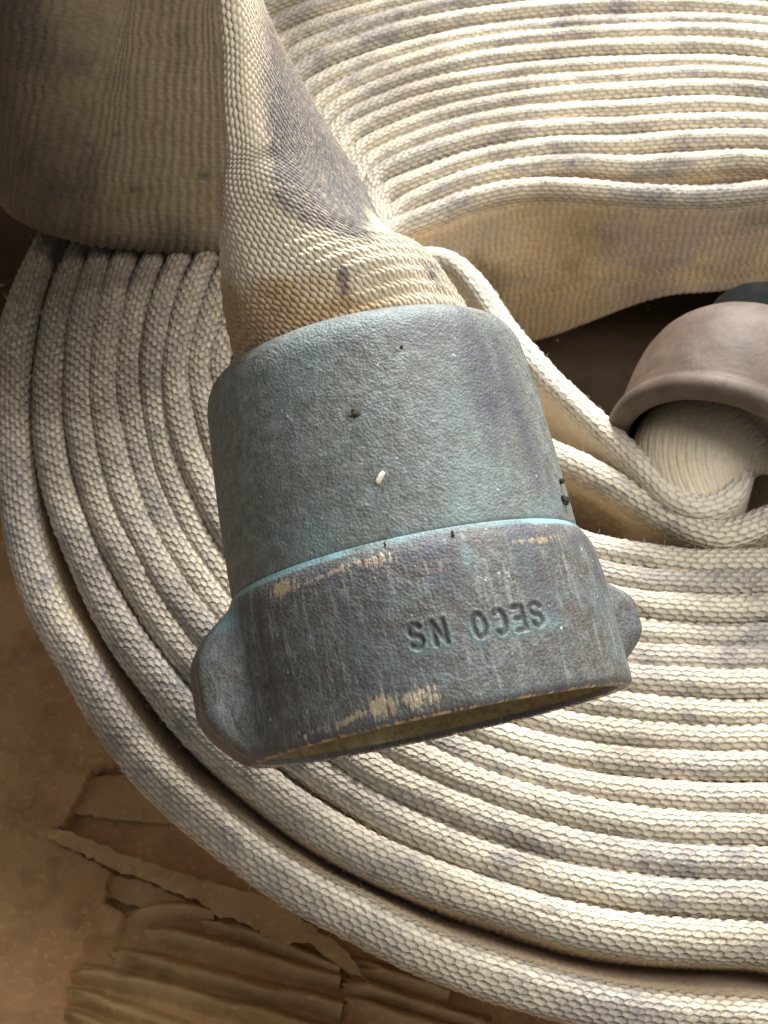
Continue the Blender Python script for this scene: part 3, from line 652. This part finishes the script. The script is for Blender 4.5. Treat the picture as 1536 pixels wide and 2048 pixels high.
h, bead, rnd = weave(U, V, np.full_like(U, .12), amp=.03, rib_amp=.085, seed=501, rib=.225)
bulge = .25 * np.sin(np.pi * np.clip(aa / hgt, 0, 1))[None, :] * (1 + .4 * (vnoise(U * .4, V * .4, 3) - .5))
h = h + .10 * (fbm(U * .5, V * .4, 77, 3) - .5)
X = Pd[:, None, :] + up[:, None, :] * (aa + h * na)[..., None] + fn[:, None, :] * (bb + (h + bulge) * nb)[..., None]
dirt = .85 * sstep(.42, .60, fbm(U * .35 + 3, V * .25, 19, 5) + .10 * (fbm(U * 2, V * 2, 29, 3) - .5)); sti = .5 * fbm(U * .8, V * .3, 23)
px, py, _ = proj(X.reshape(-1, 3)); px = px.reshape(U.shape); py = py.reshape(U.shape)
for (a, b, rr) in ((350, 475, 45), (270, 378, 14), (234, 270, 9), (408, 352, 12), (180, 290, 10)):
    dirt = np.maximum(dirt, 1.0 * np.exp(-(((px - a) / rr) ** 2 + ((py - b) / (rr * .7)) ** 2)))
grid_mesh('jacket', X, closed_v=True, attrs=dict(WV, edge_distance=.9 + 0 * U, bead_height=bead, bead_tint=rnd, dirt_mask=np.clip(dirt, 0, 1), stain_shade_mask=np.clip(sti, 0, 1)), mat=M_canvas_dark, parent=dk)

# ------------------------------------------------------------------ the other end's coupling in the core of the roll (right)
core = thing('core_coupling', 'tan brown hose coupling half hidden in the hollow core of the roll', 'hose coupling')
cax = .42 * camR + .74 * camU - .52 * camB; cax /= np.linalg.norm(cax)      # away from its hose
f1 = np.cross(cax, camB); f1 /= np.linalg.norm(f1); f1 *= np.sign(f1 @ camR); f2 = np.cross(f1, cax); f2 *= np.sign(f2 @ camB)
CC = und(np.array([1440.]), np.array([948.]), np.array([31.6]))[0]; KS = 1.25
def kpos(th_, r_, t_):
    th_ = np.asarray(th_)[..., None]; r_ = np.asarray(r_)[..., None]; t_ = np.asarray(t_)[..., None]
    r_ = r_ * KS; t_ = t_ * KS; return CC + r_ * (np.sin(th_) * f1 + np.cos(th_) * f2) + t_ * cax
def lathe(name, prof, mat, parent, n=200, ds=.06, bumps=0.):
    pp = catmull(np.array(prof, float), 10); pp, _ = resample(pp, ds)
    A = np.linspace(0, 2 * math.pi, n, endpoint=False); RR, AA = np.meshgrid(pp[:, 0], A, indexing='xy'); TT = np.broadcast_to(pp[:, 1][None], RR.shape)
    RR = RR + bumps * (fbm(AA * 4, TT * 2, 5, 3) - .5)
    return grid_mesh(name, kpos(AA, RR, TT), closed_u=True, mat=mat, parent=parent, flip=True)
lathe('collar', [(1.72, .5), (1.72, .1), (1.80, 0), (1.98, -.02), (2.08, .04), (2.12, .16), (2.10, .30), (2.02, .38), (2.03, .5), (2.07, 1.0), (2.07, 1.6), (2.0, 2.0), (1.84, 2.32), (1.6, 2.52), (1.3, 2.6)], M_tan, core, bumps=.03)
lathe('swivel', [(1.0, 2.3), (1.15, 2.5), (1.28, 2.6), (1.32, 2.7), (1.32, 3.4), (1.26, 3.5), (1.2, 3.55), (1.0, 3.55), (.9, 3.5)], M_green, core, bumps=.04)
# neck of hose stuffed into that collar
nk = [(1440, 880, 33.9, 1.72, 1.66), (1425, 915, 33.1, 1.72, 1.62), (1408, 935, 32.4, 1.68, 1.5), (1402, 960, 32.1, 1.55, 1.15), (1408, 985, 32.2, 1.35, .85), (1415, 1010, 32.8, 1.15, .65), (1415, 1030, 33.6, 1.0, .5)]
Pk = np.array([np.r_[und(np.array([float(a)]), np.array([float(b)]), np.array([c]))[0], l, t] for a, b, c, l, t in nk])
Pk = catmull(Pk, 20); Pk, sK = resample(Pk, .05); Pk = smooth(Pk, 5)
tg = np.gradient(Pk[:, :3], axis=0); tg /= np.linalg.norm(tg, axis=1)[:, None]
wd = np.cross(tg, f2 + 0 * tg); wd /= np.linalg.norm(wd, axis=1)[:, None]; wd *= np.sign(wd @ camR)[:, None]; dd_ = np.cross(wd, tg); dd_ *= np.sign(dd_ @ camB)[:, None]
ph = np.linspace(0, 2 * math.pi, 260, endpoint=False) + math.pi; U, V = np.meshgrid(sK, ph * 1.55, indexing='ij')
h, bead, rnd = weave(U, V, np.full_like(U, .35), amp=.05, rib_amp=.10, seed=611, rib=.20)
base = Pk[:, None, :3] + wd[:, None] * (Pk[:, 3, None] * np.sin(ph))[..., None] + dd_[:, None] * (Pk[:, 4, None] * np.cos(ph))[..., None]
nr = base - Pk[:, None, :3]; nr /= np.linalg.norm(nr, axis=2)[..., None]
h = np.where(True, .25 * h, 0) + .014 * np.sqrt(.5 + .5 * np.cos(2 * np.pi * V / .19))
grid_mesh('hose_neck', base + nr * h[..., None], closed_v=True, attrs=dict(WV, edge_distance=.6 + 0 * U, bead_height=bead, bead_tint=rnd, dirt_mask=0 * U, stain_shade_mask=0 * U), mat=M_canvas_clean, parent=core)

# ------------------------------------------------------------------ loose fibres standing off the cotton
def fibres(name, src, mat, parent, lo=.04, hi=.15, rad=.0042):
    V = []; Fc = []
    for row in src:
        p = row[:3]; n = row[3:6]; n = n / (np.linalg.norm(n) + 1e-9); d = n + rng.normal(0, .55, 3); d /= np.linalg.norm(d)
        L = rng.uniform(lo, hi) * (1.6 if rng.random() < .04 else 1.); bend = rng.normal(0, .5, 3)
        a = np.cross(d, [0.3, .5, .8]); a /= np.linalg.norm(a); b = np.cross(d, a); k0 = len(V)
        for q, rr in ((0, 1.), (.5, .8)):
            c = p - n * .02 + d * L * q + bend * L * q * q * .6
            for j in range(3):
                t_ = j * 2.094; V.append(c + rad * rr * (math.cos(t_) * a + math.sin(t_) * b))
        V.append(p + d * L + bend * L * .6)
        for j in range(3):
            j2 = (j + 1) % 3; Fc.append((k0 + j, k0 + j2, k0 + 3 + j2, k0 + 3 + j)); Fc.append((k0 + 3 + j, k0 + 3 + j2, k0 + 6))
    o = poly_mesh(name, V, Fc, mat, parent); o['kind'] = 'stuff'; return o
M_fib = simple('cotton_fibre', (.62, .55, .44), (.70, .63, .52), 3, .95)
fibres('lint', np.vstack(FUZZ), M_fib, roll)
vis_ = np.flatnonzero(((Nn @ camB) > -.25).reshape(-1)); pick = rng.choice(vis_, 4500, replace=False)
fibres('lint', np.hstack([Xn.reshape(-1, 3)[pick], Nn.reshape(-1, 3)[pick]]), M_fib, coup, .02, .08, .003)

# ------------------------------------------------------------------ floor (bottom of the box) with a torn hole
def inpoly(x, y, poly):
    c = np.zeros(x.shape, bool); n = len(poly)
    for i in range(n):
        x1, y1 = poly[i]; x2, y2 = poly[(i + 1) % n]
        if y1 == y2: continue
        c ^= ((y1 > y) != (y2 > y)) & (x < (x2 - x1) * (y - y1) / (y2 - y1) + x1)
    return c
ZF = -.45
hole = [(118, 2120), (122, 2040), (128, 1985), (142, 1938), (165, 1912), (168, 1880), (205, 1868), (240, 1856), (244, 1822), (214, 1800), (212, 1768), (222, 1738), (160, 1700), (100, 1676), (98, 1664), (128, 1650), (146, 1612), (165, 1590), (172, 1556), (205, 1530), (420, 1480), (900, 1700), (1300, 2200)]
hw = np.array([unz(np.array([float(a)]), np.array([float(b)]), ZF)[0][:2] for a, b in hole])
gx = np.r_[np.linspace(-60, -12, 40, endpoint=False), np.arange(-12, 3, .06), np.linspace(3, 70, 60)]
gy = np.r_[np.linspace(-50, -17, 30, endpoint=False), np.arange(-17, -1.5, .06), np.linspace(-1.5, 80, 70)]
A, B = np.meshgrid(gx, gy, indexing='ij')
jx = .22 * (fbm(A * 2.2, B * 2.2, 14, 4) - .5); jy = .22 * (fbm(A * 2.2, B * 2.2, 15, 4) - .5)
ins = inpoly(A + jx, B + jy, hw).astype(float)
Z = .10 * (fbm(A * .15, B * .15, 4) - .5) + .05 * (fbm(A * .8, B * .8, 6) - .5) + ZF - .42 * ins
near_h = sstep(.8, 0, np.abs(A - hw[:, 0].min())) * 0
qc = unz(1380., 700., ZF); sm_ = 1 - sstep(5.0, 8.5, np.hypot(A - qc[0], B - qc[1]) + 2 * (fbm(A * .5, B * .5, 33, 3) - .5))  # deep shade in the hollow core, painted into the floor colour
qd = unz(-90., 380., ZF); sm_ = np.maximum(sm_, 1 - sstep(6.5, 9.0, np.hypot(A - qd[0], B - qd[1]) + 2 * (fbm(A * .5, B * .5, 35, 3) - .5)))  # same for the dark gap at the far left: painted shade
fl_ = grid_mesh('floor', np.stack([A, B, Z], -1), attrs=dict(painted_shade=sm_), mat=M_card); fl_['kind'] = 'structure'
torn = thing('torn_corrugated_cardboard', 'torn patch of ribbed brown cardboard with a curled paper strip at the lower left', 'cardboard')
def flute(pts, wid=.245, hgt=.46, seed=0, z0=ZF - .42):
    P = np.stack([unz(np.array([float(a)]), np.array([float(b)]), z0 + .3)[0] for a, b in pts]); P = catmull(P, 12); P, s_ = resample(P, .07); P = smooth(P, 3)
    tg = np.gradient(P, axis=0); nn = np.stack([-tg[:, 1], tg[:, 0], 0 * tg[:, 0]], 1); nn /= np.linalg.norm(nn, axis=1)[:, None]
    a = np.linspace(-1.25, 1.25, 17); U, V = np.meshgrid(s_, a, indexing='ij')
    k = 1 + .75 * (fbm(U * 1.3, V * .8, seed, 3) - .5)
    x = np.sign(V) * np.abs(V) * wid + .10 * (fbm(U * .9, V * 0, seed + 9, 3) - .5); z = z0 + hgt * (.5 + .5 * np.cos(np.clip(V, -1.25, 1.25) * math.pi / 1.25)) * k + .05 * (fbm(U * 4, V * 2, seed + 2, 3) - .5)
    # ragged, crushed torn end
    e = sstep(.0, .5, U + .35 * (vnoise(V * 3, V * 0, seed + 5) - .5)); z = z0 + (z - z0) * (.35 + .65 * e)
    X = P[:, None, :] * [1, 1, 0] + nn[:, None, :] * x[..., None]; X[..., 2] = z
    X[0, :, :2] -= (tg[0, :2] / np.linalg.norm(tg[0, :2])) * (.25 * hash2(np.arange(17), np.zeros(17), seed))[:, None]
    return grid_mesh('flute', X, mat=M_card2, parent=torn)
for i, f in enumerate([[(417, 1838), (500, 1866), (573, 1893), (682, 1938)], [(300, 1862), (370, 1874), (440, 1892), (682, 1958)], [(238, 1903), (323, 1925), (500, 1968), (686, 2015)],
          [(140, 1940), (200, 1946), (292, 1968), (573, 2040), (700, 2075)], [(132, 1982), (190, 1998), (250, 2020), (450, 2085)], [(120, 2022), (180, 2046), (300, 2095)],
          [(700, 1962), (770, 1985), (850, 2010), (980, 2050)], [(703, 2005), (800, 2034), (950, 2075)], [(705, 1925), (790, 1950), (900, 1985)], [(250, 1832), (300, 1822), (360, 1815), (430, 1826)]]):
    flute(f, seed=i * 11 + 3)
def ragged_sheet(name, px_poly, z0, lift, mat, seed, thick=.05):
    pw = np.array([unz(np.array([float(a)]), np.array([float(b)]), z0)[0][:2] for a, b in px_poly])
    # densify with ragged edges
    out = []
    for i in range(len(pw)):
        a, b = pw[i], pw[(i + 1) % len(pw)]; n = max(2, int(np.linalg.norm(b - a) / .12))
        for j in range(n):
            p = a + (b - a) * j / n; out.append(p + rng.normal(0, .025, 2))
    out = np.array(out); me = bpy.data.meshes.new(name); import bmesh
    bm = bmesh.new(); vs_ = [bm.verts.new((p[0], p[1], z0)) for p in out]; f = bm.faces.new(vs_)
    bmesh.ops.triangulate(bm, faces=[f]); 
    for _ in range(2): bmesh.ops.subdivide_edges(bm, edges=[e for e in bm.edges if e.calc_length() > .25], cuts=1)
    bmesh.ops.triangulate(bm, faces=bm.faces)
    bmesh.ops.recalc_face_normals(bm, faces=bm.faces)
    co = np.array([v.co[:] for v in bm.verts]); zz = z0 + lift(co[:, 0], co[:, 1]) + .08 * (fbm(co[:, 0] * 1.5, co[:, 1] * 1.5, seed, 3) - .5)
    for v, z_ in zip(bm.verts, zz): v.co.z = z_
    geo = bmesh.ops.extrude_face_region(bm, geom=bm.faces[:]); 
    for g_ in geo['geom']:
        if isinstance(g_, bmesh.types.BMVert): g_.co.z += thick
    bmesh.ops.recalc_face_normals(bm, faces=bm.faces)
    bm.to_mesh(me); bm.free(); me.materials.append(mat); return link(name, me, torn)
q0 = unz(np.array([100.]), np.array([1668.]), ZF)[0]
ragged_sheet('paper_strip', [(98, 1664), (140, 1668), (230, 1708), (330, 1742), (450, 1778), (560, 1806), (640, 1872), (690, 1905), (740, 1968), (690, 1950), (618, 1890), (575, 1896), (500, 1858), (442, 1838), (385, 1802), (300, 1768), (225, 1742), (150, 1706), (102, 1682)], ZF - .06, lambda x, y: .18 + 0 * x, M_card2, 5)
ragged_sheet('paper_strip', [(215, 1745), (300, 1768), (372, 1800), (376, 1812), (330, 1818), (280, 1816), (240, 1806), (212, 1800)], ZF - .22, lambda x, y: 0 * x, M_card2, 9)
ragged_sheet('paper_strip', [(172, 1560), (260, 1552), (330, 1600), (360, 1650), (300, 1648), (220, 1640), (150, 1632), (160, 1590)], ZF - .40, lambda x, y: .10 + 0 * x, M_card2, 12)

# ------------------------------------------------------------------ unseen panel added behind, out of the frame, to shade the upper left
import bmesh
def shade_panel(name, x0, x1, y, z0, z1, th):
    n = 40; xs = np.linspace(x0, x1, n); V = []; Fc = []
    for i, x in enumerate(xs):
        zt = z1 + .5 * math.sin(x * .3) + .3 * (rng.random() - .5)
        for (yy, zz) in ((y, z0), (y, zt), (y + th, zt), (y + th, z0)): V.append((x, yy + .3 * math.sin(x * .1), zz))
    for i in range(n - 1):
        for j in range(4): Fc.append((i * 4 + j, i * 4 + (j + 1) % 4, (i + 1) * 4 + (j + 1) % 4, (i + 1) * 4 + j))
    Fc += [(3, 2, 1, 0), tuple((n - 1) * 4 + j for j in range(4))]
    return poly_mesh(name, V, Fc, M_card, None, False)
bw = shade_panel('added_shade_panel', -60, 0.8, 24, -.5, 22.5, .5); tag(bw, 'unseen brown cardboard panel added behind the roll to shade its upper left', 'shade panel')

# ------------------------------------------------------------------ crumbs lying on the bronze
def crumb(name, px, py, size, mat, label, cat, stretch=(1, 1, 1), r=2.88, n=0, group=None):
    th0, t0 = px_local(px, py, r); c = cpos(th0, r + size * .25, t0); bm = bmesh.new(); bmesh.ops.create_icosphere(bm, subdivisions=3, radius=size)
    me = bpy.data.meshes.new(name)
    for v in bm.verts:
        p = np.array(v.co[:]); k = .35 + 1.3 * float(fbm(np.array([p[0] / size * 1.7 + n * 9.1]), np.array([p[1] / size * 1.7 + p[2] / size * 2.3]), n, 3)[0])
        v.co = Vector((p * k * np.array(stretch)).tolist())
    for f in bm.faces: f.smooth = True
    bm.to_mesh(me); bm.free(); me.materials.append(mat); o = link(name, me)
    up_ = Vector((math.sin(th0) * e1 + math.cos(th0) * e2).tolist()); o.rotation_euler = up_.to_track_quat('Z', 'Y').to_euler(); o.rotation_euler.rotate_axis('Z', .4 + n)
    o.location = c.tolist(); return tag(o, label, cat, group)
crumb('pale_chip', 760, 956, .055, M_chip, 'tiny cream coloured chip stuck on the middle of the green collar', 'chip', (1.9, .8, .7), n=1)
crumb('dirt_crumb', 711, 828, .065, M_crumb, 'dark grey dirt crumb high on the middle of the green collar, above the pale chip', 'dirt crumb', (1.1, 1, .7), n=2)
crumb('dirt_crumb', 803, 695, .030, M_crumb, 'smallest black speck of dirt near the top edge of the green collar', 'dirt crumb', n=3)
crumb('dirt_crumb', 905, 1068, .028, M_crumb, 'black dirt crumb on the right of the light blue seam between collar and swivel', 'dirt crumb', (1.5, .9, .7), r=3.02, n=4)
crumb('dirt_crumb', 770, 1088, .020, M_crumb, 'black dirt crumb on the seam left of the larger one', 'dirt crumb', (1.6, .8, .7), r=2.98, n=5)
crumb('dirt_clump', 1128, 1000, .060, M_crumb, 'dark ragged dirt clump hanging on the right edge of the collar just above the seam', 'dirt clump', (1, 1.7, .9), r=2.90, n=6)
crumb('dirt_clump', 1122, 962, .045, M_crumb, 'small dark dirt clump on the collar right edge, above the larger clump', 'dirt clump', (1, 1.3, .9), r=2.90, n=7)
